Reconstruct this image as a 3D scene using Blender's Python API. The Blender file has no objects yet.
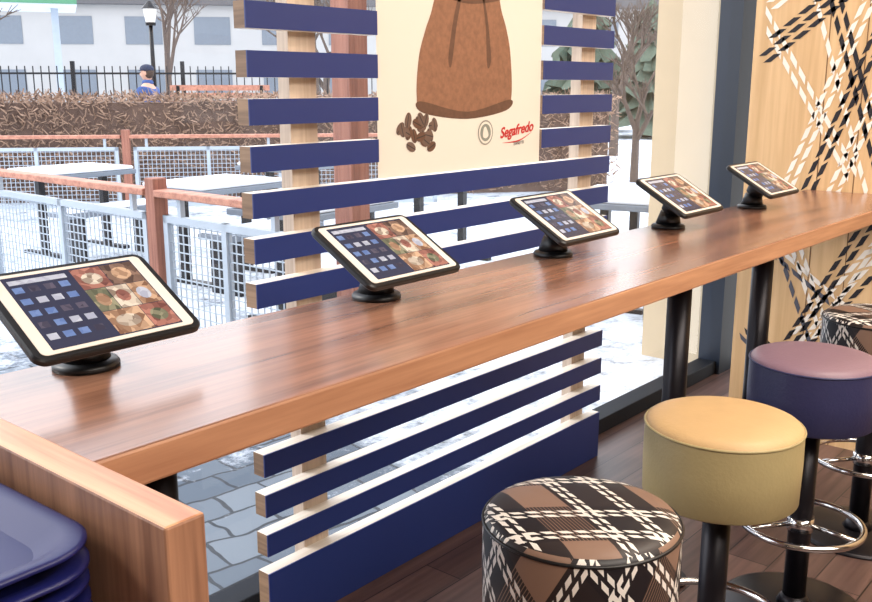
import bpy, bmesh, math, random
from mathutils import Vector, Matrix
random.seed(7)
SC=bpy.context.scene
COL=SC.collection
# ---------------------------------------------------------------- camera
al=math.radians(40.3); th=math.radians(12.8); H=1.5
F=Vector((math.cos(al)*math.cos(th),math.sin(al)*math.cos(th),-math.sin(th)))
R=Vector((math.sin(al),-math.cos(al),0)); U=R.cross(F)
cam=bpy.data.objects.new('camera',bpy.data.cameras.new('camera'))
COL.objects.link(cam)
M=Matrix((R,U,-F)).transposed().to_4x4(); M.translation=(0,0,H)
cam.matrix_world=M
cam.data.sensor_width=36; cam.data.lens=948/872*36; cam.data.clip_start=0.05; cam.data.clip_end=500
SC.camera=cam
try:
    SC.view_settings.view_transform='Standard'
    SC.view_settings.look='None'
except Exception: pass
# ---------------------------------------------------------------- materials
def C(r,g,b):
    f=lambda c:((c/255.+.055)/1.055)**2.4 if c/255.>.04045 else c/255./12.92
    return (f(r),f(g),f(b),1)
def newmat(name):
    m=bpy.data.materials.new(name); m.use_nodes=True
    nt=m.node_tree; return m,nt,nt.nodes['Principled BSDF']
def N(nt,t,**k):
    n=nt.nodes.new(t)
    for a,b in k.items(): setattr(n,a,b)
    return n
def mth(nt,op,a,b=None,c=None):
    n=N(nt,'ShaderNodeMath',operation=op)
    for i,v in enumerate((a,b,c)):
        if v is None: continue
        if isinstance(v,(int,float)): n.inputs[i].default_value=v
        else: nt.links.new(v,n.inputs[i])
    return n.outputs[0]
def mixc(nt,f,a,b):
    n=N(nt,'ShaderNodeMix',data_type='RGBA')
    if isinstance(f,(int,float)): n.inputs[0].default_value=f
    else: nt.links.new(f,n.inputs[0])
    for i,v in ((6,a),(7,b)):
        if isinstance(v,tuple): n.inputs[i].default_value=v
        else: nt.links.new(v,n.inputs[i])
    return n.outputs[2]
def mat(name,col,rough=.5,metal=0,var=.12,scale=8,bump=0,spec=None,stretch=(1,1,1),bscale=None,emit=0):
    m,nt,p=newmat(name)
    tc=N(nt,'ShaderNodeTexCoord'); mp=N(nt,'ShaderNodeMapping'); mp.inputs['Scale'].default_value=stretch
    nt.links.new(tc.outputs['Object'],mp.inputs[0])
    nz=N(nt,'ShaderNodeTexNoise'); nz.inputs['Scale'].default_value=scale; nz.inputs['Detail'].default_value=4
    nt.links.new(mp.outputs[0],nz.inputs['Vector'])
    lo=tuple(c*(1-var) for c in col[:3])+(1,); hi=tuple(min(1,c*(1+var)) for c in col[:3])+(1,)
    cc=mixc(nt,nz.outputs[0],lo,hi)
    nt.links.new(cc,p.inputs['Base Color'])
    if emit:
        nt.links.new(cc,p.inputs['Emission Color']); p.inputs['Emission Strength'].default_value=emit
    p.inputs['Roughness'].default_value=rough; p.inputs['Metallic'].default_value=metal
    if spec is not None: p.inputs['Specular IOR Level'].default_value=spec
    if bump:
        b=N(nt,'ShaderNodeBump'); b.inputs['Strength'].default_value=bump; b.inputs['Distance'].default_value=.01
        if bscale:
            nb=N(nt,'ShaderNodeTexNoise'); nb.inputs['Scale'].default_value=bscale; nt.links.new(mp.outputs[0],nb.inputs['Vector']); nt.links.new(nb.outputs[0],b.inputs['Height'])
        else: nt.links.new(nz.outputs[0],b.inputs['Height'])
        nt.links.new(b.outputs[0],p.inputs['Normal'])
    return m
def wood(name,dark,light,axis='X',rough=.35,fine=1.0,bump=.05,spec=.5):
    m,nt,p=newmat(name)
    tc=N(nt,'ShaderNodeTexCoord'); mp=N(nt,'ShaderNodeMapping')
    s={'X':(.7,14,14),'Y':(14,.7,14),'Z':(14,14,.7)}[axis]
    mp.inputs['Scale'].default_value=tuple(v*fine for v in s)
    nt.links.new(tc.outputs['Object'],mp.inputs[0])
    n1=N(nt,'ShaderNodeTexNoise'); n1.inputs['Scale'].default_value=1.2; n1.inputs['Detail'].default_value=6; n1.inputs['Distortion'].default_value=.6
    nt.links.new(mp.outputs[0],n1.inputs['Vector'])
    n2=N(nt,'ShaderNodeTexNoise'); n2.inputs['Scale'].default_value=7; n2.inputs['Detail'].default_value=5
    nt.links.new(mp.outputs[0],n2.inputs['Vector'])
    s1=mth(nt,'ADD',mth(nt,'MULTIPLY',n1.outputs[0],.65),mth(nt,'MULTIPLY',n2.outputs[0],.35))
    r=N(nt,'ShaderNodeValToRGB'); r.color_ramp.elements[0].position=.38; r.color_ramp.elements[1].position=.62
    r.color_ramp.elements[0].color=dark; r.color_ramp.elements[1].color=light
    nt.links.new(s1,r.inputs[0]); nt.links.new(r.outputs[0],p.inputs['Base Color'])
    p.inputs['Roughness'].default_value=rough; p.inputs['Specular IOR Level'].default_value=spec
    b=N(nt,'ShaderNodeBump'); b.inputs['Strength'].default_value=bump; b.inputs['Distance'].default_value=.005
    nt.links.new(s1,b.inputs['Height']); nt.links.new(b.outputs[0],p.inputs['Normal'])
    return m
M_counter=wood('counter_wood',C(122,86,70),C(164,118,94),'X',.21,1.1,.012,1.0)
M_edge=wood('counter_edge_wood',C(160,112,84),C(198,148,114),'X',.4,1.0,.03)
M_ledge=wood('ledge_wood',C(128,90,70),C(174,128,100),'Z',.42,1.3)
M_ledgetop=wood('sunlit_ledge_top_wood',C(178,122,90),C(224,168,128),'Y',.35,1.3)  # lighter copy of the ledge wood, sunlit tone put into the top face
M_slatwood=wood('slat_wood',C(210,200,188),C(238,231,220),'X',.5)
M_slatend=wood('slat_end_wood',C(120,94,72),C(165,134,104),'Y',.6)
M_blue=mat('blue_laminate',C(34,54,120),.42,var=.06,scale=3)
M_post=wood('post_wood',C(172,152,136),C(204,186,168),'Z',.6)
M_redwood=wood('terrace_wood',C(128,80,66),C(170,114,94),'Z',.7)
M_redrail=wood('handrail_wood',C(160,104,84),C(200,140,116),'Y',.6)
M_black=mat('black_metal',C(22,22,26),.4,.4,.1)
M_blackpl=mat('black_plastic',C(18,18,21),.38,0,.1)
M_pole=mat('dark_pole',C(30,28,34),.35,.5,.1)
M_white=mat('white_plastic',C(238,230,220),.3,0,.03)
M_chrome=mat('chrome',C(215,215,215),.12,1,.03)
M_galv=mat('galvanised_steel',C(176,186,196),.45,.2,.08)
M_tray=mat('navy_plastic',C(22,26,88),.45,0,.08)
M_creamwall=mat('cream_render',C(204,186,156),.8,0,.05)
M_wallin=mat('interior_paint',C(170,150,130),.8,0,.05)
M_ceil=mat('ceiling_paint',C(205,195,180),.9,0,.04)
M_darkframe=mat('dark_frame',C(22,26,34),.6,0,.1,spec=.2)
M_framerefl=mat('frame_reflection_blue',C(34,42,56),.3,0,.1,2)  # bluish glass reflection put into the colour of the column's side face
M_snow=mat('snow',C(228,232,238),.9,0,.03,5,.3)
M_bark=mat('bark',C(94,80,72),.9,0,.25,12,.4)
M_fir=mat('hazed_fir_needles',C(86,98,84),.9,0,.35,6,.4)  # green greyed so the colour carries the distance haze
M_hedge=mat('hedge_twigs',C(156,128,108),.95,0,.45,9)
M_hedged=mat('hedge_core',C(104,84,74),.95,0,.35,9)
M_grey=mat('table_grey',C(110,118,128),.6,0,.12)
M_silver=mat('silver_sill',C(215,215,212),.4,.2,.05)
def ground_mat():
    m,nt,p=newmat('snowy_pavement')
    tc=N(nt,'ShaderNodeTexCoord'); sp=N(nt,'ShaderNodeSeparateXYZ'); nt.links.new(tc.outputs['Object'],sp.inputs[0])
    mp=N(nt,'ShaderNodeMapping'); mp.inputs['Rotation'].default_value=(0,0,math.radians(8)); nt.links.new(tc.outputs['Object'],mp.inputs[0])
    nzw=N(nt,'ShaderNodeTexNoise'); nzw.inputs['Scale'].default_value=5; nt.links.new(tc.outputs['Object'],nzw.inputs['Vector'])
    vm=N(nt,'ShaderNodeVectorMath',operation='MULTIPLY_ADD'); nt.links.new(nzw.outputs[1],vm.inputs[0]); vm.inputs[1].default_value=(.08,.08,.08); nt.links.new(mp.outputs[0],vm.inputs[2])
    bk=N(nt,'ShaderNodeTexBrick'); bk.inputs['Scale'].default_value=1; bk.inputs['Brick Width'].default_value=.2; bk.inputs['Row Height'].default_value=.17
    bk.inputs['Mortar Size'].default_value=.009; bk.inputs['Mortar Smooth'].default_value=.4
    bk.inputs['Color1'].default_value=C(74,86,100); bk.inputs['Color2'].default_value=C(114,124,134); bk.inputs['Mortar'].default_value=C(44,50,58)
    nt.links.new(vm.outputs[0],bk.inputs['Vector'])
    nz=N(nt,'ShaderNodeTexNoise'); nz.inputs['Scale'].default_value=3.2; nz.inputs['Detail'].default_value=10; nz.inputs['Roughness'].default_value=.8
    nt.links.new(tc.outputs['Object'],nz.inputs['Vector'])
    # snow coverage grows away from the building front
    a=mth(nt,'MULTIPLY',mth(nt,'SUBTRACT',sp.outputs[0],2.6),.18)
    a=mth(nt,'MAXIMUM',a,-.18)
    b=mth(nt,'MULTIPLY',mth(nt,'SUBTRACT',sp.outputs[1],4.6),.12)
    b=mth(nt,'MAXIMUM',b,0)
    g=mth(nt,'MINIMUM',mth(nt,'ADD',a,b),.14)
    t=mth(nt,'MULTIPLY',mth(nt,'SUBTRACT',mth(nt,'ADD',nz.outputs[0],g),.50),7)
    nt.nodes[-1].use_clamp=True
    n3=N(nt,'ShaderNodeTexNoise'); n3.inputs['Scale'].default_value=.8; n3.inputs['Detail'].default_value=6; nt.links.new(tc.outputs['Object'],n3.inputs['Vector'])
    snow=mixc(nt,n3.outputs[0],C(186,196,208),C(226,230,236))
    nt.links.new(mixc(nt,t,bk.outputs[0],snow),p.inputs['Base Color'])
    p.inputs['Roughness'].default_value=.75
    return m
M_ground=ground_mat()
def floor_mat():
    m,nt,p=newmat('dark_floorboards')
    tc=N(nt,'ShaderNodeTexCoord')
    bk=N(nt,'ShaderNodeTexBrick'); bk.inputs['Scale'].default_value=1; bk.inputs['Brick Width'].default_value=1.4; bk.inputs['Row Height'].default_value=.14
    bk.inputs['Mortar Size'].default_value=.002
    bk.inputs['Color1'].default_value=C(80,60,56); bk.inputs['Color2'].default_value=C(114,88,80); bk.inputs['Mortar'].default_value=C(26,20,20)
    nt.links.new(tc.outputs['Object'],bk.inputs['Vector'])
    mp=N(nt,'ShaderNodeMapping'); mp.inputs['Scale'].default_value=(1.2,22,1); nt.links.new(tc.outputs['Object'],mp.inputs[0])
    nz=N(nt,'ShaderNodeTexNoise'); nz.inputs['Scale'].default_value=2; nz.inputs['Detail'].default_value=6; nt.links.new(mp.outputs[0],nz.inputs['Vector'])
    mx=N(nt,'ShaderNodeMix',data_type='RGBA',blend_type='MULTIPLY'); mx.inputs[0].default_value=.7
    nt.links.new(bk.outputs[0],mx.inputs[6])
    rr=N(nt,'ShaderNodeValToRGB'); rr.color_ramp.elements[0].color=(.45,.45,.45,1); rr.color_ramp.elements[1].color=(1.3,1.3,1.3,1)
    rr.color_ramp.elements[0].position=.3; rr.color_ramp.elements[1].position=.7
    nt.links.new(nz.outputs[0],rr.inputs[0]); nt.links.new(rr.outputs[0],mx.inputs[7])
    nt.links.new(mx.outputs[2],p.inputs['Base Color']); p.inputs['Roughness'].default_value=.36
    return m
M_floor=floor_mat()
def glass_mat():
    m=bpy.data.materials.new('window_glass'); m.use_nodes=True; nt=m.node_tree; nt.nodes.clear()
    o=N(nt,'ShaderNodeOutputMaterial'); t=N(nt,'ShaderNodeBsdfTransparent'); g=N(nt,'ShaderNodeBsdfGlossy'); g.inputs['Roughness'].default_value=.02
    t.inputs[0].default_value=(.97,.98,1,1)
    lw=N(nt,'ShaderNodeLayerWeight'); lw.inputs[0].default_value=.5
    f=mth(nt,'ADD',mth(nt,'MULTIPLY',mth(nt,'POWER',lw.outputs['Facing'],5),.8),.03)
    mx=N(nt,'ShaderNodeMixShader'); nt.links.new(f,mx.inputs[0]); nt.links.new(t.outputs[0],mx.inputs[1]); nt.links.new(g.outputs[0],mx.inputs[2])
    nt.links.new(mx.outputs[0],o.inputs[0]); return m
M_glass=glass_mat()
def plaid_mat():
    m,nt,p=newmat('plaid_fabric')
    uv=N(nt,'ShaderNodeTexCoord'); mp=N(nt,'ShaderNodeMapping'); mp.inputs['Rotation'].default_value=(0,0,math.radians(28)); mp.inputs['Location'].default_value=(.02,.05,0)
    nt.links.new(uv.outputs['UV'],mp.inputs[0]); s=N(nt,'ShaderNodeSeparateXYZ'); nt.links.new(mp.outputs[0],s.inputs[0])
    # bands cross at an acute angle
    u0,v0=s.outputs[0],s.outputs[1]
    u=u0; v=mth(nt,'ADD',mth(nt,'MULTIPLY',v0,.92),mth(nt,'MULTIPLY',u0,.34))
    P=.215
    def fr(a,off=0,per=P): return mth(nt,'FRACT',mth(nt,'ADD',mth(nt,'DIVIDE',a,per),off+50))
    fu,fv=fr(u),fr(v,.3)
    bu=mth(nt,'LESS_THAN',fu,.66); bv=mth(nt,'LESS_THAN',fv,.56)
    hu=mth(nt,'LESS_THAN',fr(u,0,.006),.75)
    a=mth(nt,'MULTIPLY',bu,bv)
    b_=mth(nt,'MULTIPLY',mth(nt,'MAXIMUM',bu,mth(nt,'MULTIPLY',bv,hu)),.96)
    k=mth(nt,'MAXIMUM',a,b_)
    base=mixc(nt,k,C(140,112,96),C(28,24,29))
    def line(f,c,w,d,per,duty=.62,off=0):
        a=mth(nt,'LESS_THAN',mth(nt,'ABSOLUTE',mth(nt,'SUBTRACT',f,c)),w)
        dd=mth(nt,'ADD',d,mth(nt,'MULTIPLY',f,P*.9))
        return mth(nt,'MULTIPLY',a,mth(nt,'LESS_THAN',fr(dd,off,per),duty))
    ls=None
    for (f,d) in ((fu,v),(fv,u)):
        for c,o in ((.06,0),(.13,.4),(.40,.1),(.47,.5)):
            l=line(f,c,.019,d,.026,.68,o); ls=l if ls is None else mth(nt,'MAXIMUM',ls,l)
    nt.links.new(mixc(nt,ls,base,C(238,233,226)),p.inputs['Base Color']); p.inputs['Roughness'].default_value=.45
    return m
M_plaid=plaid_mat()
M_mustard=mat('tan_leather',C(208,174,126),.5,0,.08,20,.08,bscale=120)
M_olive=mat('olive_leather',C(176,160,116),.5,0,.06,20,.08,bscale=120)
M_plum=mat('lavender_leather',C(138,112,128),.42,0,.06,20,.08,bscale=120)
M_navy=mat('navy_leather',C(50,52,92),.45,0,.06,20,.08,bscale=120)
# ---------------------------------------------------------------- mesh helpers
def box(bm,a,b,mi=0,mx=None):
    vs=[bm.verts.new(((a,b)[i][0],(a,b)[j][1],(a,b)[k][2])) for i in (0,1) for j in (0,1) for k in (0,1)]
    if mx: 
        for v in vs: v.co=mx@v.co
    fs=[]
    for q in ((0,1,3,2),(4,6,7,5),(0,4,5,1),(2,3,7,6),(0,2,6,4),(1,5,7,3)):
        f=bm.faces.new([vs[i] for i in q]); f.material_index=mi; fs.append(f)
    return fs
def cyl(bm,p0,p1,r0,r1=None,seg=16,mi=0,caps=True,smooth=True):
    p0=Vector(p0);p1=Vector(p1); r1=r0 if r1 is None else r1
    d=(p1-p0).normalized(); a=d.orthogonal().normalized(); b=d.cross(a)
    A=[];B=[]
    for i in range(seg):
        t=2*math.pi*i/seg; o=a*math.cos(t)+b*math.sin(t)
        A.append(bm.verts.new(p0+o*r0)); B.append(bm.verts.new(p1+o*r1))
    for i in range(seg):
        j=(i+1)%seg; f=bm.faces.new((A[i],A[j],B[j],B[i])); f.material_index=mi; f.smooth=smooth
    if caps:
        f=bm.faces.new(A[::-1]); f.material_index=mi
        f=bm.faces.new(B); f.material_index=mi
def lathe(bm,prof,seg=64,mats=None,center=(0,0),uv=True):
    lay=bm.loops.layers.uv.verify()
    rings=[]
    for r,z in prof:
        if r<1e-6: rings.append([bm.verts.new((center[0],center[1],z))])
        else: rings.append([bm.verts.new((center[0]+r*math.cos(2*math.pi*i/seg),center[1]+r*math.sin(2*math.pi*i/seg),z)) for i in range(seg)])
    rmax=max(p[0] for p in prof)
    for k in range(len(prof)-1):
        a,b=rings[k],rings[k+1]
        side=abs(prof[k][1]-prof[k+1][1])>abs(prof[k][0]-prof[k+1][0])
        for i in range(seg):
            j=(i+1)%seg
            if len(a)==1: vs=[a[0],b[i],b[j]]; ii=[(k,i),(k+1,i),(k+1,i+1)]
            elif len(b)==1: vs=[a[i],b[0],a[j]]; ii=[(k,i),(k+1,i),(k,i+1)]
            else: vs=[a[i],b[i],b[j],a[j]]; ii=[(k,i),(k+1,i),(k+1,i+1),(k,i+1)]
            f=bm.faces.new(vs); f.smooth=True
            if mats: f.material_index=mats[k]
            for lp,(kk,q) in zip(f.loops,ii):
                if side: lp[lay].uv=(q/seg*2*math.pi*rmax, prof[kk][1])
                else: lp[lay].uv=(lp.vert.co.x,lp.vert.co.y)
def torus(bm,c,R0,r,seg=64,s2=10,mi=0):
    rings=[]
    for i in range(seg):
        t=2*math.pi*i/seg; rings.append([bm.verts.new((c[0]+(R0+r*math.cos(p))*math.cos(t),c[1]+(R0+r*math.cos(p))*math.sin(t),c[2]+r*math.sin(p))) for p in [2*math.pi*j/s2 for j in range(s2)]])
    for i in range(seg):
        for j in range(s2):
            f=bm.faces.new((rings[i][j],rings[(i+1)%seg][j],rings[(i+1)%seg][(j+1)%s2],rings[i][(j+1)%s2])); f.smooth=True; f.material_index=mi
def rrect(w,h,r,n=8):
    pts=[]
    for cx,cy,a in ((w/2-r,h/2-r,0),(-w/2+r,h/2-r,90),(-w/2+r,-h/2+r,180),(w/2-r,-h/2+r,270)):
        for i in range(n+1):
            t=math.radians(a+90*i/n); pts.append((cx+r*math.cos(t),cy+r*math.sin(t)))
    return pts
def prism(bm,pts,z0,z1,mx=None,mi=0,ch=0):
    mx=mx or Matrix()
    layers=[]
    n=len(pts)
    cx=sum(p[0] for p in pts)/n; cy=sum(p[1] for p in pts)/n
    def sc(k): return [( (p[0]-cx)*(1-k/max(1e-6,abs(math.hypot(p[0]-cx,p[1]-cy))))+cx,(p[1]-cy)*(1-k/max(1e-6,math.hypot(p[0]-cx,p[1]-cy)))+cy) for p in pts]
    lv=[(z0,ch),(z0+ch,0),(z1-ch,0),(z1,ch)] if ch else [(z0,0),(z1,0)]
    for z,k in lv: layers.append([bm.verts.new(mx@Vector((x,y,z))) for x,y in (sc(k) if k else pts)])
    for a,b in zip(layers,layers[1:]):
        for i in range(n):
            j=(i+1)%n; f=bm.faces.new((a[i],a[j],b[j],b[i])); f.material_index=mi
    f=bm.faces.new(layers[0][::-1]); f.material_index=mi
    f=bm.faces.new(layers[-1]); f.material_index=mi
def obj(name,bm,mats,parent=None,loc=(0,0,0),bevel=0,label=None,smooth=False,fix=True):
    if fix: bmesh.ops.recalc_face_normals(bm,faces=bm.faces)
    me=bpy.data.meshes.new(name); bm.to_mesh(me); bm.free()
    for m in (mats if isinstance(mats,(list,tuple)) else [mats]): me.materials.append(m)
    o=bpy.data.objects.new(name,me); COL.objects.link(o); o.location=loc
    if parent: o.parent=parent
    if bevel:
        b=o.modifiers.new('bevel','BEVEL'); b.width=bevel; b.segments=2; b.limit_method='ANGLE'
    if label: o['label']=label
    return o
def thing(name,label,cat,loc=(0,0,0),rot=0,group=None,bm=None,mats=None,bevel=0,kind=None):
    if bm is None:
        o=bpy.data.objects.new(name,None); o.empty_display_size=.1; COL.objects.link(o)
    else: o=obj(name,bm,mats,bevel=bevel)
    o.location=loc; o.rotation_euler=(0,0,rot); o['label']=label; o['category']=cat
    if group: o['group']=group
    if kind: o['kind']=kind
    return o
def struct(name,bm,mats,bevel=0):
    o=obj(name,bm,mats,bevel=bevel); o['kind']='structure'; return o
def dup(src,loc,rot=None,label=None):
    n=src.copy(); COL.objects.link(n); n.location=loc
    if rot is not None: n.rotation_euler=(0,0,rot)
    if label: n['label']=label
    def rec(a,b):
        for c in a.children:
            k=c.copy(); COL.objects.link(k); k.parent=b; k.matrix_parent_inverse=c.matrix_parent_inverse.copy(); rec(c,k)
    rec(src,n); return n
def BM(): return bmesh.new()
# ---------------------------------------------------------------- setting
bm=BM(); box(bm,(-3,-4,-.1),(4.95,2.1,0)); struct('floor',bm,M_floor)
bm=BM(); box(bm,(-3,-4,3.0),(4.95,2.1,3.1)); struct('ceiling',bm,M_ceil)
bm=BM(); box(bm,(-3,-4.1,0),(4.95,-4,3.0)); struct('wall_back',bm,M_wallin)
bm=BM(); box(bm,(-3.1,-4,0),(-3,2.1,3.0)); struct('wall_left',bm,M_wallin)
bm=BM(); box(bm,(-60,2.1,-.1),(90,110,0)); o=struct('ground',bm,M_ground)
bm=BM(); bm.faces.new([bm.verts.new(p) for p in ((-3,2.045,.07),(4.66,2.045,.07),(4.66,2.045,2.75),(-3,2.045,2.75))]); struct('window_1',bm,M_glass)
bm=BM(); box(bm,(-3,2.0,0.0),(4.66,2.1,.07)); struct('trim_1',bm,M_darkframe,.004)
bm=BM(); box(bm,(-3,2.0,2.75),(4.95,2.1,3.0)); struct('trim_2',bm,M_darkframe)
bm=BM(); fs=box(bm,(4.66,1.98,0),(4.95,2.1,2.75),0); fs[0].material_index=1
struct('trim_3',bm,[M_darkframe,M_framerefl])
bm=BM(); box(bm,(-3,1.97,0),(1.45,1.999,.03)); struct('trim_4',bm,M_silver,.003)
bm=BM(); box(bm,(4.74,2.101,0),(5.1,2.48,3.6)); o=thing('outdoor_pillar','cream rendered pillar just outside the window','pillar',bm=bm,mats=M_creamwall)
# patterned wall
M_pan=wood('pale_wood_panel',C(204,168,122),C(228,194,148),'Z',.5,.6,.02)
M_dk=mat('dash_black',C(32,30,36),.5); M_dw=mat('dash_white',C(242,236,226),.5); M_db=mat('dash_bluegrey',C(84,86,98),.5)
M_seam=mat('panel_seam',C(120,88,56),.7)  # brown for the thin seam lines between wall panels
bm=BM(); box(bm,(4.0,-4,0),(4.95,1.645,3.0),0)
XW=3.9985
def quad(y0,z0,d,n,l,w,mi,sk=.0):
    pts=[]
    for s,t in ((-1,-1),(1,-1),(1,1),(-1,1)):
        q=d*(l/2*s)+n*(w/2*t)+d*(sk*t); pts.append(bm.verts.new((XW,y0+q.x,z0+q.y)))
    f=bm.faces.new(pts); f.material_index=mi
def row(p0,p1,mi,l=.054,gap=.018,w=.018,sk=.013,ext=(0,0)):
    p0=Vector(p0);p1=Vector(p1); d=(p1-p0); L=d.length; d.normalize(); n=Vector((-d.y,d.x))
    t=-ext[0]
    while t<L+ext[1]:
        c=p0+d*t
        if c.x<1.60 and .03<c.y<2.97: quad(c.x,c.y,d,n,l,w,mi,sk)
        t+=l+gap
def band(p0,p1,offs,ext=(0,0)):
    p0=Vector(p0);p1=Vector(p1); d=(p1-p0).normalized(); n=Vector((-d.y,d.x))
    for o,mi in offs: row(p0+n*o,p1+n*o,mi,ext=ext)
band((1.66,1.62),(1.32,1.89),[(0,1),(.034,1),(.068,1),(-.09,2),(-.125,2)],(0,.5))
band((1.60,1.80),(1.16,1.12),[(0,2),(.035,2)],(.7,.0))
band((1.33,1.90),(1.13,1.33),[(0,1),(.036,1),(.09,2)],(.7,.3))
band((1.13,1.70),(1.37,1.02),[(0,1),(.036,1),(-.06,2),(-.095,2)],(.8,0))
band((1.10,2.05),(1.46,1.02),[(0,2),(.034,2)],(.5,0))
band((1.72,.58),(1.42,.35),[(0,1),(.034,1),(.068,3)],(0,.3))
band((1.42,.40),(1.13,.98),[(0,1),(.036,1),(.09,2)],(.3,.2))
band((1.46,1.02),(1.16,.32),[(0,2),(.034,2),(.09,3)],(0,.2))
band((1.66,.95),(1.30,.70),[(0,2),(.034,3)],(0,.3))
band((1.05,1.9),(.3,.9),[(0,1),(.036,1),(.08,2)],(.6,.6)); band((.3,1.9),(1.05,.8),[(0,1),(.036,2),(.08,2)],(.6,.5))
for y in (1.335,1.19,.55,-.1):
    vs=[bm.verts.new((3.9988,yy,zz)) for yy,zz in ((y,0),(y+.004,0),(y+.004,3),(y,3))]; f=bm.faces.new(vs); f.material_index=4
struct('wall_right',bm,[M_pan,M_dk,M_dw,M_db,M_seam])
# ---------------------------------------------------------------- counter
cnt=thing('bar_counter','long brown wood laminate bar counter in front of the window','counter',(0,0,0))
bm=BM(); fs=box(bm,(.502,.955,1.03),(3.997,1.375,1.08),0)
fs[2].material_index=1
obj('worktop',bm,[M_counter,M_edge],cnt,bevel=.004)
for x in (.75,2.51,3.13):
    bm=BM(); cyl(bm,(x,1.2,.012),(x,1.2,1.03),.035,seg=28); cyl(bm,(x,1.2,0),(x,1.2,.012),.07,seg=28); cyl(bm,(x,1.2,1.02),(x,1.2,1.03),.06,seg=28)
    obj('leg',bm,M_pole,cnt,label='dark round steel leg')
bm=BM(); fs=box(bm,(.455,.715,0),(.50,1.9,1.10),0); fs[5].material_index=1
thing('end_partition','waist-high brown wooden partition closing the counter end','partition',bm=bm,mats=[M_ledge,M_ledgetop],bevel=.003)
bm=BM(); box(bm,(-.25,.70,.08),(.452,1.7,.90),0); box(bm,(-.22,.74,0),(.42,1.66,.08),0)
thing('tray_cabinet','low brown wooden service cabinet beside the partition','cabinet',bm=bm,mats=M_ledge,bevel=.003)
def tray():
    bm=BM(); W,D_=.40,.50
    o=rrect(W,D_,.06,8); 
    def ring(k,z): 
        return [bm.verts.new((x*(1-2*k/W),y*(1-2*k/D_),z)) for x,y in o]
    rs=[ring(.035,0),ring(.006,.018),ring(.0,.020),ring(.0,.024),ring(.004,.0255),ring(.018,.0245),ring(.04,.004)]
    for a,b in zip(rs,rs[1:]):
        for i in range(len(a)):
            j=(i+1)%len(a); f=bm.faces.new((a[i],a[j],b[j],b[i])); f.smooth=True
    bm.faces.new(rs[0][::-1]); bm.faces.new(rs[-1])
    return bm
t0=thing('serving_tray','navy blue plastic serving tray stacked beside the wooden partition','tray',(.238,1.035,.90),.03,bm=tray(),mats=M_tray,group='stacked navy serving trays')
for i in range(1,8): dup(t0,(.238+random.uniform(-.003,.003),1.035+random.uniform(-.004,.004),.90+i*.0205))
# ---------------------------------------------------------------- tablets
M_screen=mat('screen_dark',C(50,54,76),.15,0,.1,emit=.25)
def dish(name,a,b):
    m,nt,p=newmat(name); tc=N(nt,'ShaderNodeTexCoord')
    v=N(nt,'ShaderNodeTexVoronoi'); v.inputs['Scale'].default_value=85; nt.links.new(tc.outputs['Object'],v.inputs['Vector'])
    s=N(nt,'ShaderNodeSeparateColor'); nt.links.new(v.outputs['Color'],s.inputs[0])
    c=mixc(nt,s.outputs[0],a,b); nt.links.new(c,p.inputs['Base Color']); nt.links.new(c,p.inputs['Emission Color']); p.inputs['Emission Strength'].default_value=.28; p.inputs['Roughness'].default_value=.2
    return m
TM=[dish('t_blue',C(84,108,160),C(104,128,176)),dish('t_pale',C(150,156,176),C(176,182,196)),dish('t_red',C(96,60,58),C(168,118,106)),dish('t_orange',C(110,80,64),C(190,160,134)),dish('t_brown',C(62,50,48),C(128,104,92)),dish('t_green',C(70,76,62),C(140,138,116)),dish('t_dark',C(48,48,66),C(84,80,98)),dish('t_cream',C(120,106,96),C(206,196,182))]
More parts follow.
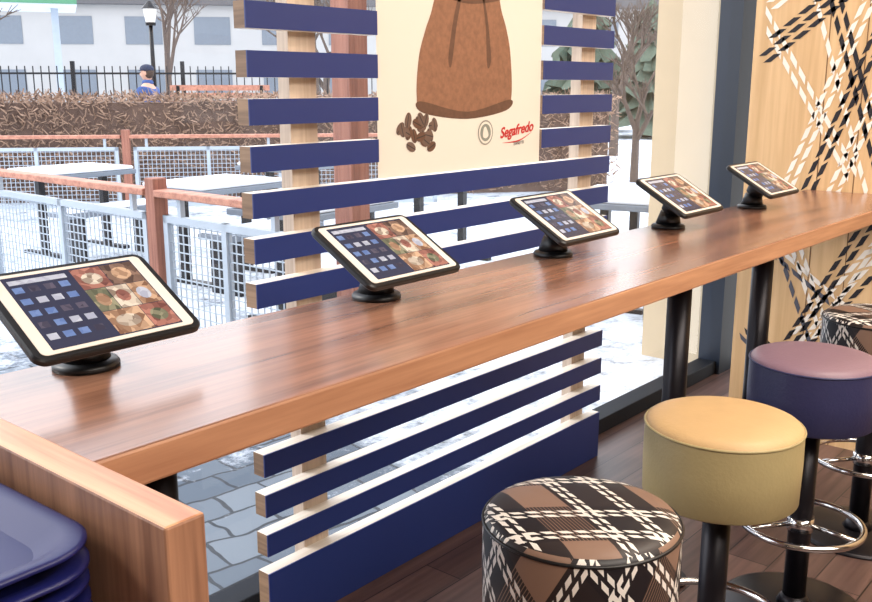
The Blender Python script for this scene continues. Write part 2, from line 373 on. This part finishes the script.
def tablet(loc,label):
    t=thing('tablet_stand',label,'tablet',loc,group='tablets on the bar counter')
    bm=BM(); lathe(bm,[(0,.016),(.03,.0155),(.047,.011),(.05,.007),(.05,0),(0,0)],48); obj('base',bm,M_blackpl,t)
    T=Matrix.Translation((0,-.035,.103))@Matrix.Rotation(math.radians(30),4,'X')
    bm=BM(); c1=T@Vector((0,0,-.02)); 
    cyl(bm,(0,0,.012),(0,-.004,.05),.038,.028,24); cyl(bm,(0,-.004,.048),c1,.029,.034,24); cyl(bm,c1,T@Vector((0,0,-.008)),.055,.06,28)
    obj('neck',bm,M_blackpl,t)
    bm=BM(); prism(bm,rrect(.270,.192,.018),-.009,.004,T,0,.003); obj('case',bm,M_blackpl,t)
    bm=BM(); prism(bm,rrect(.246,.174,.009),.003,.0052,T,0); obj('bezel',bm,M_white,t)
    bm=BM(); prism(bm,rrect(.210,.160,.001,1),.004,.0056,T,0)
    def tile(x0,y0,x1,y1,mi,z=.0058):
        vs=[bm.verts.new(T@Vector((x,y,z))) for x,y in ((x0,y0),(x1,y0),(x1,y1),(x0,y1))]; f=bm.faces.new(vs); f.material_index=mi
    for i in range(4):
        for j in range(5):
            x=-.099+i*.0235; y=.056-j*.026
            tile(x,y-.013,x+.015,y,[1,2,1,7,1,2,7][(i*3+j*2)%7])
    # dish photographs
    tile(-.001,.027,.048,.076,3); tile(.049,.027,.103,.076,5)
    tile(-.001,-.025,.032,.026,6); tile(.033,-.025,.067,.026,8); tile(.068,-.025,.103,.026,4)
    tile(-.001,-.078,.058,-.026,4); tile(.059,-.078,.103,-.026,3)
    def oval(cx,cy,rx,ry,mi):
        vs=[bm.verts.new(T@Vector((cx+rx*math.cos(a*math.pi/7),cy+ry*math.sin(a*math.pi/7),.00585))) for a in range(14)]; f=bm.faces.new(vs); f.material_index=mi
    oval(.024,.050,.017,.014,8); oval(.075,.052,.016,.015,4); oval(.016,0,.011,.015,4); oval(.050,.002,.011,.014,3); oval(.084,0,.011,.014,2); oval(.028,-.052,.020,.014,8); oval(.080,-.052,.014,.014,6)
    tile(-.099,.062,-.010,.072,2)
    obj('screen',bm,[M_screen]+TM,t,fix=False)
    bm=BM(); prism(bm,[(.1140+.0045*math.cos(a*math.pi/8),.0045*math.sin(a*math.pi/8)) for a in range(16)],.0050,.0058,T); obj('home_button',bm,M_white,t)
    return t
tb=tablet((.718,1.312,1.08),'tablet showing a menu in a black case on counter stand')
for x in (1.355,2.002,2.630,3.265): dup(tb,(x,1.308,1.08))
# ---------------------------------------------------------------- stools
def stool(loc,label,mt,ms,pip):
    s=thing('bar_stool',label,'stool',loc,group='round bar stools along the counter')
    r=.173; zt=.775; h=.185
    prof=[(0,zt+.006),(r*.5,zt+.005),(r*.8,zt+.002),(r-.02,zt-.002),(r-.008,zt-.007),(r-.001,zt-.016),(r,zt-.024),(r+.001,zt-h*.5),(r-.001,zt-h+.006),(r-.008,zt-h),(.05,zt-h-.001),(0,zt-h-.001)]
    mats=[0,0,0,0,0,1,1,1,1,1,1]
    bm=BM(); lathe(bm,prof,72,mats); obj('seat',bm,[mt,ms],s)
    bm=BM(); torus(bm,(0,0,zt-.017),r-.0005,.0032,72,8); obj('seat_piping',bm,pip,s)
    bm=BM(); cyl(bm,(0,0,.02),(0,0,zt-h+.002),.032,seg=28); cyl(bm,(0,0,.02),(0,0,.05),.05,.034,seg=28); obj('column',bm,M_pole,s)
    bm=BM(); torus(bm,(0,0,.275),.168,.0095,72,12)
    for a in (0.4,0.4+2*math.pi/3,.4+4*math.pi/3): cyl(bm,(.028*math.cos(a),.028*math.sin(a),.275),(.168*math.cos(a),.168*math.sin(a),.275),.007,seg=10)
    cyl(bm,(0,0,.255),(0,0,.295),.037,seg=28)
    obj('foot_ring',bm,M_chrome,s,label='chrome foot ring')
    bm=BM(); lathe(bm,[(0,.024),(.05,.023),(.19,.012),(.205,.006),(.205,0),(0,0)],64); obj('base',bm,M_pole,s)
    return s
stool((1.338,.800,0),'round bar stool with black brown and white plaid seat',M_plaid,M_plaid,M_blackpl)
stool((1.958,.812,0),'round bar stool with tan top and olive leather side',M_mustard,M_olive,M_olive)
stool((2.600,.830,0),'round bar stool with lavender top and navy blue side',M_plum,M_navy,M_navy)
s=stool((3.230,.840,0),'round bar stool with dark plaid seat beside the patterned wall',M_plaid,M_plaid,M_blackpl)
# ---------------------------------------------------------------- slatted screen
sc=thing('slatted_screen','slatted wooden screen with blue-faced horizontal slats before the window','screen',(0,0,0))
def slat(x0,x1,zt,h=.064):
    bm=BM(); box(bm,(x0,1.884,zt-h),(x1,1.925,zt),1)
    bm.faces.ensure_lookup_table()
    bm.faces[0].material_index=2; bm.faces[1].material_index=2
    box(bm,(x0,1.880,zt-h),(x1,1.884,zt),0)
    obj('slat',bm,[M_blue,M_slatwood,M_slatend],sc)
for k in range(-6,13):
    z=1.70-.116*k
    if k<=-5 or k>=4: slat(1.51,3.255,z)
    else: slat(1.51,1.967,z); slat(2.79,3.255,z)
slat(1.51,3.255,.192,.19)
for x in (1.68,3.10):
    bm=BM(); box(bm,(x,1.925,0),(x+.095,1.968,2.46)); obj('upright_post',bm,M_post,sc,label='pale wooden upright behind the slats')
# poster
def paper_mat():
    m,nt,p=newmat('poster_paper'); p.inputs['Base Color'].default_value=C(230,222,208); p.inputs['Roughness'].default_value=.4
    o=[n for n in nt.nodes if n.type=='OUTPUT_MATERIAL'][0]
    tr=N(nt,'ShaderNodeBsdfTranslucent'); tr.inputs[0].default_value=C(226,216,198)
    mx=N(nt,'ShaderNodeMixShader'); mx.inputs[0].default_value=.14
    nt.links.new(p.outputs[0],mx.inputs[1]); nt.links.new(tr.outputs[0],mx.inputs[2]); nt.links.new(mx.outputs[0],o.inputs[0]); return m
M_paper=paper_mat()
M_burlap=mat('poster_burlap',C(146,104,80),.6,0,.4,60)
M_burlapd=mat('poster_burlap_dark',C(104,74,58),.6,0,.3,60)
M_bean=mat('poster_bean',C(112,90,80),.6,0,.3,30)
M_red=mat('poster_red',C(196,36,38),.5); M_pgrey=mat('poster_grey',C(150,148,140),.6); M_pblack=mat('poster_black',C(50,42,40),.6); M_pgreen=mat('poster_greengrey',C(140,146,138),.6)
pst=thing('hanging_poster','pale coffee poster with a burlap sack hanging between the slats','poster',(0,0,0))
bm=BM(); vs=[bm.verts.new(p) for p in ((1.972,1.890,1.240),(2.785,1.890,1.240),(2.785,1.890,2.21),(1.972,1.890,2.21))]; bm.faces.new(vs)
YP=1.8892
def poly(pts,mi,y=YP):
    f=bm.faces.new([bm.verts.new((p[0],y,p[1])) for p in pts]); f.material_index=mi
def smoothpoly(pts,n=6):
    out=[]; m=len(pts)
    for i in range(m):
        p0,p1,p2,p3=[Vector(pts[(i+k)%m]) for k in (-1,0,1,2)]
        for j in range(n):
            t=j/n; out.append(tuple(.5*((2*p1)+(-p0+p2)*t+(2*p0-5*p1+4*p2-p3)*t*t+(-p0+3*p1-3*p2+p3)*t**3)))
    return out
poly(smoothpoly([(2.17,1.425),(2.38,1.405),(2.58,1.425),(2.615,1.47),(2.605,1.60),(2.58,1.68),(2.55,1.74),(2.54,1.80),(2.56,1.90),(2.58,2.0),(2.40,2.03),(2.20,2.0),(2.22,1.90),(2.23,1.80),(2.21,1.72),(2.18,1.66),(2.15,1.58),(2.140,1.47)]),1)
poly(smoothpoly([(2.155,1.455),(2.38,1.42),(2.605,1.455),(2.585,1.42),(2.38,1.398),(2.17,1.42)]),2,YP-.0003)
poly(smoothpoly([(2.235,1.765),(2.38,1.745),(2.54,1.765),(2.54,1.785),(2.38,1.767),(2.235,1.785)]),2,YP-.0003)
poly(smoothpoly([(2.30,1.56),(2.325,1.68),(2.345,1.755),(2.33,1.755),(2.305,1.68),(2.285,1.58)]),2,YP-.0003)
poly(smoothpoly([(2.48,1.56),(2.47,1.68),(2.455,1.755),(2.465,1.755),(2.485,1.68),(2.50,1.58)]),2,YP-.0003)
random.seed(3)
for i in range(22):
    cx=2.145+random.uniform(-.08,.08); cz=1.37+random.uniform(-.04,.045)-(.3*abs(cx-2.145)); a=random.uniform(0,3.14); y=YP-.0004-i*.00003
    e=[(cx+.022*math.cos(t)*math.cos(a)-.014*math.sin(t)*math.sin(a),cz+.022*math.cos(t)*math.sin(a)+.014*math.sin(t)*math.cos(a)) for t in [k*math.pi/6 for k in range(12)]]
    poly(e,3 if i%3 else 2,y)
    poly([(cx+.02*math.cos(a)-.0015*math.sin(a),cz+.02*math.sin(a)+.0015*math.cos(a)),(cx-.02*math.cos(a)-.0015*math.sin(a),cz-.02*math.sin(a)+.0015*math.cos(a)),(cx-.02*math.cos(a)+.0015*math.sin(a),cz-.02*math.sin(a)-.0015*math.cos(a)),(cx+.02*math.cos(a)+.0015*math.sin(a),cz+.02*math.sin(a)-.0015*math.cos(a))],7,y-.00002)
def disc(cx,cz,r,mi,y):poly([(cx+r*math.cos(k*math.pi/12),cz+r*math.sin(k*math.pi/12)) for k in range(24)],mi,y)
disc(2.475,1.352,.040,5,YP-.0002); disc(2.475,1.352,.035,9,YP-.0004); disc(2.475,1.352,.028,8,YP-.0006)
poly(smoothpoly([(2.462,1.339),(2.478,1.334),(2.490,1.343),(2.484,1.359),(2.474,1.371),(2.464,1.363)]),9,YP-.0008)
poly(smoothpoly([(2.565,1.315),(2.66,1.321),(2.735,1.345),(2.66,1.316)]),6,YP-.0003)
obj('poster_print',bm,[M_paper,M_burlap,M_burlapd,M_bean,M_red,M_pgrey,M_red,M_pblack,M_pgreen,M_white],pst,fix=False)
def text(body,x,z,size,m,y,parent,shear=.25,rot=0,bold=0,align='CENTER'):
    cu=bpy.data.curves.new('t','FONT'); cu.body=body; cu.size=size; cu.shear=shear; cu.align_x=align; cu.offset=bold; cu.extrude=.0002
    to=bpy.data.objects.new('t',cu); COL.objects.link(to); bpy.context.view_layer.update()
    dg=bpy.context.evaluated_depsgraph_get(); me=bpy.data.meshes.new_from_object(to.evaluated_get(dg)); bpy.data.objects.remove(to)
    me.transform(Matrix.Translation((x,y,z))@Matrix.Rotation(rot,4,'Y')@Matrix.Rotation(math.pi/2,4,'X'))
    me.materials.clear(); me.materials.append(m)
    o=bpy.data.objects.new('lettering',me); COL.objects.link(o); o.parent=parent; return o
text('Segafredo',2.648,1.340,.048,M_red,YP-.001,pst,.35,-.10,.0012)
text('ZANETTI',2.66,1.306,.015,M_pblack,YP-.001,pst,0,-.06)
# ---------------------------------------------------------------- terrace railing
def rail_panel(p0,p1,label):
    p0=Vector((p0[0],p0[1],0));p1=Vector((p1[0],p1[1],0)); d=p1-p0; L=d.length; a=math.atan2(d.y,d.x)
    t=thing('terrace_railing',label,'railing',p0,a,group='terrace railings')
    bm=BM(); box(bm,(-.045,-.045,0),(.045,.045,1.0)); obj('railing_post',bm,M_redwood,t,bevel=.006)
    bm=BM(); box(bm,(.045,-.05,.90),(L-.06,.05,.94)); obj('handrail',bm,M_redrail,t,bevel=.006)
    bm=BM()
    x0,x1,z0,z1=.08,L-.09,.10,.80
    for a_,b_ in (((x0,-.02,z0),(x1,.02,z0+.04)),((x0,-.02,z1-.04),(x1,.02,z1)),((x0,-.02,z0),(x0+.04,.02,z1)),((x1-.04,-.02,z0),(x1,.02,z1)),((.5*(x0+x1)-.02,-.02,z0),(.5*(x0+x1)+.02,.02,z1))): box(bm,a_,b_)
    n=int((x1-x0)/.05)
    for i in range(1,n): x=x0+(x1-x0)*i/n; box(bm,(x-.003,-.003,z0),(x+.003,.003,z1))
    for i in range(1,14): z=z0+(z1-z0)*i/14; box(bm,(x0,-.003,z-.003),(x1,.003,z+.003))
    for x in (x0+.15,x1-.15): box(bm,(x-.015,-.015,z1),(x+.015,.015,.90))
    obj('mesh_infill',bm,M_galv,t,label='pale steel frame with square wire mesh')
    return t
LR='terrace railing with red-brown handrail and pale wire mesh'
rail_panel((3.05,6.75),(3.03,4.62),LR); rail_panel((3.03,4.62),(3.02,3.36),LR)
rail_panel((1.3,7.0),(2.98,6.76),LR)
pts=[(3.3,12.6),(4.7,11.35),(6.2,10.0),(7.6,8.75),(9.0,7.5)]
for a,b in zip(pts,pts[1:]): rail_panel(a,b,LR)
bm=BM(); box(bm,(-.06,-.06,0),(.06,.06,2.9)); box(bm,(-.05,-1.0,2.9),(.05,2.6,3.02))
thing('pergola_post','tall brown wooden pergola post on the terrace','post',(3.19,3.23,0),bm=bm,mats=M_redwood,bevel=.005)
# ---------------------------------------------------------------- outdoor furniture
def table(loc,rot,L=.9,W=.7):
    t=thing('outdoor_table','snow-dusted outdoor table with dark metal legs','table',loc,rot,group='outdoor terrace tables')
    bm=BM(); box(bm,(-L/2,-W/2,.70),(L/2,W/2,.74)); obj('table_top',bm,M_grey,t,bevel=.006)
    bm=BM(); box(bm,(-L/2+.015,-W/2+.015,.741),(L/2-.015,W/2-.015,.775)); obj('snow_cover',bm,M_snow,t,bevel=.015,label='thin layer of snow')
    for x in (-L/2+.12,L/2-.12):
        bm=BM(); box(bm,(x-.03,-.03,.03),(x+.03,.03,.70)); box(bm,(x-.03,-W/2+.06,0),(x+.03,W/2-.06,.03)); obj('leg',bm,M_black,t)
def bench(loc,rot,L=1.0):
    t=thing('outdoor_bench','snow-dusted backless terrace bench','bench',loc,rot,group='outdoor terrace benches')
    bm=BM(); box(bm,(-L/2,-.17,.41),(L/2,.17,.45)); obj('seat',bm,M_grey,t,bevel=.005)
    bm=BM(); box(bm,(-L/2+.015,-.155,.451),(L/2-.015,.155,.475)); obj('snow_cover',bm,M_snow,t,bevel=.01,label='thin layer of snow')
    for x in (-L/2+.12,L/2-.12):
        bm=BM(); box(bm,(x-.025,-.15,0),(x+.025,.15,.41)); obj('leg',bm,M_black,t)
for l,r in (((4.6,6.2,0),.1),((4.2,4.6,0),.1),((4.5,8.2,0),.1),((6.3,7.2,0),.1),((5.9,3.3,0),.2),((7.6,3.4,0),.2),((6.2,5.2,0),.1)): table(l,r)
for l,r in (((4.6,5.62,0),.1),((4.2,4.0,0),.1),((4.5,7.6,0),.1),((6.3,6.6,0),.1),((5.9,2.8,0),.2)): bench(l,r)
# ---------------------------------------------------------------- hedge
bm=BM(); h0=Vector((3.0,15.0)); h1=Vector((12.5,7.4)); hd=(h1-h0); HL=hd.length; hd.normalize(); hn=Vector((-hd.y,hd.x))
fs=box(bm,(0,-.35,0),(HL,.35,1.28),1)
random.seed(11)
for i in range(14000):
    x=random.uniform(-.1,HL+.1); side=random.random()
    if side<.65: y=-.36-random.uniform(0,.08); z=random.uniform(0.05,1.35)
    else: y=random.uniform(-.4,.4); z=1.28+random.uniform(-.02,.1)
    c=Vector((x,y,z)); d=Vector((random.uniform(-1,1),random.uniform(-1,.5),random.uniform(-.5,1.2))).normalized(); n=d.orthogonal().normalized()
    l=random.uniform(.05,.12); w=random.uniform(.005,.014)
    f=bm.faces.new([bm.verts.new(c-n*w),bm.verts.new(c+n*w),bm.verts.new(c+d*l+n*w*.6),bm.verts.new(c+d*l-n*w*.6)])
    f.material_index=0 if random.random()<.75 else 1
o=thing('hedge','brown leafless winter hedge behind the terrace','hedge',(h0.x,h0.y,0),math.atan2(hd.y,hd.x),bm=bm,mats=[M_hedge,M_hedged],kind='stuff')
def fence(p0,L,rot):
    bm=BM()
    for z in (.3,1.75): box(bm,(0,-.02,z-.02),(L,.02,z+.02))
    n=int(L/.16)
    for i in range(n+1): x=i*.16; box(bm,(x-.01,-.01,0),(x+.01,.01,1.9))
    for i in range(0,n,14): x=i*.16; box(bm,(x-.04,-.04,0),(x+.04,.04,2.0))
    thing('iron_fence','black iron picket fence along the snowy street','fence',p0,rot,bm=bm,mats=M_black)
fence((9.0,20.5,0),12,-.75)
bt=thing('park_bench','brown wooden park bench behind the hedge','bench',(10.9,14.4,.0),-.7)
for i in range(4):
    bm=BM(); box(bm,(-.9,-.2+i*.11,.65),(.9,-.11+i*.11,.68)); obj('seat_slat',bm,M_redrail,bt)
for i in range(5):
    bm=BM(); box(bm,(-.9,.26+i*.02,.85+i*.14),(.9,.29+i*.02,.95+i*.14)); obj('back_slat',bm,M_redrail,bt)
for x in (-.75,.75):
    bm=BM(); box(bm,(x-.03,-.2,0),(x+.03,.24,.65)); box(bm,(x-.03,.24,.0),(x+.03,.26,1.5)); obj('frame',bm,M_black,bt)
def lamp(loc):
    t=thing('street_lamp','black lantern street lamp on a slim pole','lamp',loc)
    bm=BM(); cyl(bm,(0,0,0),(0,0,.9),.1,.06,12); cyl(bm,(0,0,.9),(0,0,2.9),.055,.045,12); obj('pole',bm,M_black,t)
    bm=BM(); cyl(bm,(0,0,2.9),(0,0,3.22),.10,.16,8,smooth=False); obj('lantern_glass',bm,M_white,t)
    bm=BM(); cyl(bm,(0,0,3.21),(0,0,3.38),.20,.04,8,smooth=False); obj('lantern_cap',bm,M_black,t)
    bm=BM(); cyl(bm,(0,0,2.84),(0,0,2.91),.11,.12,8,smooth=False); obj('lantern_holder',bm,M_black,t)
lamp((13.0,19.6,0)); 
M_green=mat('green_fascia',C(84,140,108),.6)
bt=thing('white_canopy','white steel canopy with green edge standing beyond the hedge','canopy',(12.4,28.6,0),-.5)
for x in (-2.6,-.6,1.0,2.8):
    bm=BM(); box(bm,(x-.10,-.10,0),(x+.10,.10,3.7)); obj('support',bm,M_galv,bt)
bm=BM(); box(bm,(-4.2,-1.6,3.7),(3.4,1.6,4.0)); obj('canopy_roof',bm,M_snow,bt)
bm=BM(); box(bm,(-4.2,-1.66,3.72),(3.4,-1.6,3.95)); obj('canopy_edge',bm,M_green,bt,label='green canopy edge')
# ---------------------------------------------------------------- trees
def fir(loc,h,r):
    bm=BM(); cyl(bm,(0,0,0),(0,0,h*.3),.15,.12,8,1)
    n=9; rr=random.Random(int(loc[0]*10))
    for k in range(n):
        z0=h*(.10+.86*k/n); z1=z0+h*.22; r0=r*(1-k/n*.88); seg=30
        ring=[bm.verts.new((r0*(1+rr.uniform(-.35,.2))*math.cos(2*math.pi*i/seg),r0*(1+rr.uniform(-.35,.2))*math.sin(2*math.pi*i/seg),z0+rr.uniform(-.25,.15)*r0)) for i in range(seg)]
        top=bm.verts.new((0,0,min(z1,h)))
        for i in range(seg): bm.faces.new((ring[i],ring[(i+1)%seg],top))
    thing('fir_tree','haze-greyed green fir tree with drooping branches','tree',loc,bm=bm,mats=[M_fir,M_bark],group='fir trees along the street')
for x,y,h,r in ((28,17.2,5,1.8),(26,13.8,4,1.6)): fir((x,y,0),h,r)
def tree(loc,h,seed,thick=.018):
    rr=random.Random(seed); bm=BM()
    def br(p,d,l,r,lev):
        q=p+d*l; cyl(bm,p,q,r,r*.7,6 if lev>1 else 4,0,caps=False)
        if lev==0: return
        for i in range(3 if lev>1 else 4):
            dd=(d+Vector((rr.uniform(-.8,.8),rr.uniform(-.8,.8),rr.uniform(-.1,.5)))).normalized()
            br(p+d*l*rr.uniform(.6,1),dd,l*rr.uniform(.55,.8),r*.6,lev-1)
    br(Vector((0,0,0)),Vector((0,0,1)),h*.33,h*thick,5)
    thing('bare_tree','leafless winter tree with dark branching trunk','tree',loc,bm=bm,mats=M_bark,group='bare winter trees')
for x,y,h,s,tk in ((8.4,20.6,5.5,1,.024),(20.5,30,8,2,.018),(24,26,7,3,.018),(16,17,6,4,.018),(22,18.5,6,5,.018),(18.5,10.6,5,7,.022),(13.6,7.4,3.0,21,.024)): tree((x,y,0),h,s,tk)
# ---------------------------------------------------------------- distant building
M_bld=mat('pale_facade',C(176,174,172),.9,0,.08,1); M_win=mat('facade_window',C(112,120,130),.3,0,.1); M_roof=mat('dark_roof',C(98,96,98),.9)
bm=BM(); box(bm,(0,0,0),(56,8,5.2),0)
for i in range(18):
    for z in (1.0,3.3): box(bm,(1+i*3,-.03,z),(2.6+i*3,0,z+1.2),1)
box(bm,(-.2,-.4,5.0),(56.2,8,5.6),2)
thing('distant_building','long grey two-storey building across the snowy street','building',(4,58,0),-.75,bm=bm,mats=[M_bld,M_win,M_roof])
# ---------------------------------------------------------------- person
M_skin=mat('skin',C(206,160,136),.6); M_jack=mat('blue_jacket',C(58,84,140),.8); M_cap=mat('dark_cap',C(40,48,72),.8); M_hair=mat('hair',C(70,56,48),.8); M_trou=mat('trousers',C(40,42,50),.8)
pr=thing('person','person in blue winter jacket and dark cap standing behind hedge','person',(8.78,13.42,0),math.radians(215))
V=[(0,0,.95),(0,0,1.12),(0,0,1.32),(0,0,1.47),(0,.01,1.56),(0,.01,1.62),
   (.20,0,1.43),(.26,0,1.17),(.25,-.08,.92),(-.20,0,1.43),(-.26,0,1.17),(-.25,-.08,.92),
   (.10,0,.88),(.11,0,.48),(.11,0,.09),(.11,-.16,.05),(-.10,0,.88),(-.11,0,.48),(-.11,0,.09),(-.11,-.16,.05)]
E=[(0,1),(1,2),(2,3),(3,4),(4,5),(3,6),(6,7),(7,8),(3,9),(9,10),(10,11),(0,12),(12,13),(13,14),(14,15),(0,16),(16,17),(17,18),(18,19)]
RD=[.14,.13,.15,.09,.055,.05,.07,.048,.03,.07,.048,.03,.085,.06,.045,.04,.085,.06,.045,.04]
def safe_skin(name,vs,es,rad,m,**k):
    me=bpy.data.meshes.new(name); me.from_pydata(vs,es,[]); me.materials.append(m)
    o=bpy.data.objects.new(name,me); COL.objects.link(o); o.parent=pr
    md=o.modifiers.new('s','SKIN')
    if len(me.skin_vertices)==0:
        bpy.context.view_layer.objects.active=o; o.select_set(True)
        bpy.ops.object.mode_set(mode='EDIT'); bpy.ops.object.mode_set(mode='OBJECT')
    if len(me.skin_vertices):
        for i,sv in enumerate(me.skin_vertices[0].data): sv.radius=(rad[i],rad[i]); sv.use_root=(i==0)
    md.use_smooth_shade=True
    s=o.modifiers.new('u','SUBSURF'); s.levels=2; s.render_levels=2
    return o
VV=list(V);EE=list(E);RR=list(RD)
for w,sx in ((8,1),(11,-1)):
    b=Vector(V[w]); VV.append(tuple(b+Vector((0,-.02,-.06)))); RR.append(.026); EE.append((w,len(VV)-1)); pal=len(VV)-1
    for i,(dx,l) in enumerate(((-.024,.06),(-.008,.07),(.009,.066),(.024,.052))):
        p=Vector(VV[pal])+Vector((dx*.4,dx,-.03)); VV.append(tuple(p)); RR.append(.009); EE.append((pal,len(VV)-1))
        VV.append(tuple(p+Vector((-sx*.012,-.004,-l*.55)))); RR.append(.008); EE.append((len(VV)-2,len(VV)-1))
        VV.append(tuple(p+Vector((-sx*.03,-.004,-l)))); RR.append(.007); EE.append((len(VV)-2,len(VV)-1))
    p=Vector(V[w])+Vector((-sx*.01,-.045,-.04)); VV.append(tuple(p)); RR.append(.010); EE.append((pal,len(VV)-1))
    VV.append(tuple(p+Vector((-sx*.012,-.02,-.045)))); RR.append(.008); EE.append((len(VV)-2,len(VV)-1))
safe_skin('body',VV,EE,RR,M_skin)
JV=V[0:4]+[V[6],V[7],(.25,-.07,.96),V[9],V[10],(-.25,-.07,.96),(0,0,.82)]
safe_skin('jacket',JV,[(0,1),(1,2),(2,3),(3,4),(4,5),(5,6),(3,7),(7,8),(8,9),(0,10)],[.19,.18,.19,.12,.095,.07,.055,.095,.07,.055,.2],M_jack)
safe_skin('trousers',[V[0],V[12],V[13],(.11,0,.12),V[16],V[17],(-.11,0,.12)],[(0,1),(1,2),(2,3),(0,4),(4,5),(5,6)],[.15,.10,.08,.07,.10,.08,.07],M_trou)
def blob(name,c,s,m,fn=None):
    bm=BM(); bmesh.ops.create_uvsphere(bm,u_segments=24,v_segments=16,radius=1)
    for v in bm.verts:
        p=v.co.copy()
        if fn: p=fn(p)
        v.co=Vector((p.x*s[0]+c[0],p.y*s[1]+c[1],p.z*s[2]+c[2]))
    for f in bm.faces: f.smooth=True
    return obj(name,bm,m,pr)
def headf(p):
    if p.z<0: p.x*=1+.25*p.z; 
    if p.y<-.85 and abs(p.x)<.25 and -.35<p.z<.1: p.y-=.18
    return p
blob('head',(0,-.005,1.69),(.078,.098,.125),M_skin,headf)
blob('hair',(0,.02,1.705),(.083,.09,.11),M_hair)
blob('cap',(0,0,1.755),(.093,.112,.075),M_cap,lambda p:Vector((p.x,p.y-(.45 if (p.y<-.5 and p.z<-.2) else 0),max(p.z,-.35))))
blob('scarf',(0,0,1.55),(.085,.09,.05),M_jack)
for sx in (-1,1): blob('eye',(sx*.03,-.095,1.70),(.011,.008,.007),M_blackpl); blob('ear',(sx*.078,0,1.69),(.012,.02,.032),M_skin)
blob('mouth',(0,-.095,1.635),(.022,.006,.005),M_redrail)
# ---------------------------------------------------------------- light
w=bpy.data.worlds.new('sky'); SC.world=w; w.use_nodes=True; nt=w.node_tree
bg=nt.nodes['Background']; 
tc=N(nt,'ShaderNodeTexCoord'); sp=N(nt,'ShaderNodeSeparateXYZ'); nt.links.new(tc.outputs['Generated'],sp.inputs[0])
rp=N(nt,'ShaderNodeValToRGB'); rp.color_ramp.elements[0].color=(.97,.98,1,1); rp.color_ramp.elements[1].color=(.84,.90,1,1); rp.color_ramp.elements[0].position=.0; rp.color_ramp.elements[1].position=.8
nt.links.new(sp.outputs[2],rp.inputs[0]); nt.links.new(rp.outputs[0],bg.inputs[0]); bg.inputs[1].default_value=3.0
sun=bpy.data.objects.new('sun',bpy.data.lights.new('sun','SUN')); COL.objects.link(sun); sun.data.energy=1.8; sun.data.angle=.2; sun.data.color=(1,.93,.84)
d=Vector((.35,-.75,-.62)); sun.rotation_euler=d.to_track_quat('-Z','Y').to_euler()
def area(loc,tgt,size,e,col):  # unseen soft area lights added indoors to brighten the stool tops
    l=bpy.data.lights.new('interior_fill_light','AREA'); l.shape='RECTANGLE'; l.size,l.size_y=size; l.energy=e; l.color=col
    o=bpy.data.objects.new('interior_fill_light',l); COL.objects.link(o); o.location=loc; o.rotation_euler=(Vector(tgt)-Vector(loc)).to_track_quat('-Z','Y').to_euler()
area((1.2,-1.2,2.9),(1.6,.4,.8),(3.5,1.5),195,(1,.90,.79))
area((2.9,.2,2.92),(2.9,.5,0),(1.6,.8),50,(1,.86,.72))
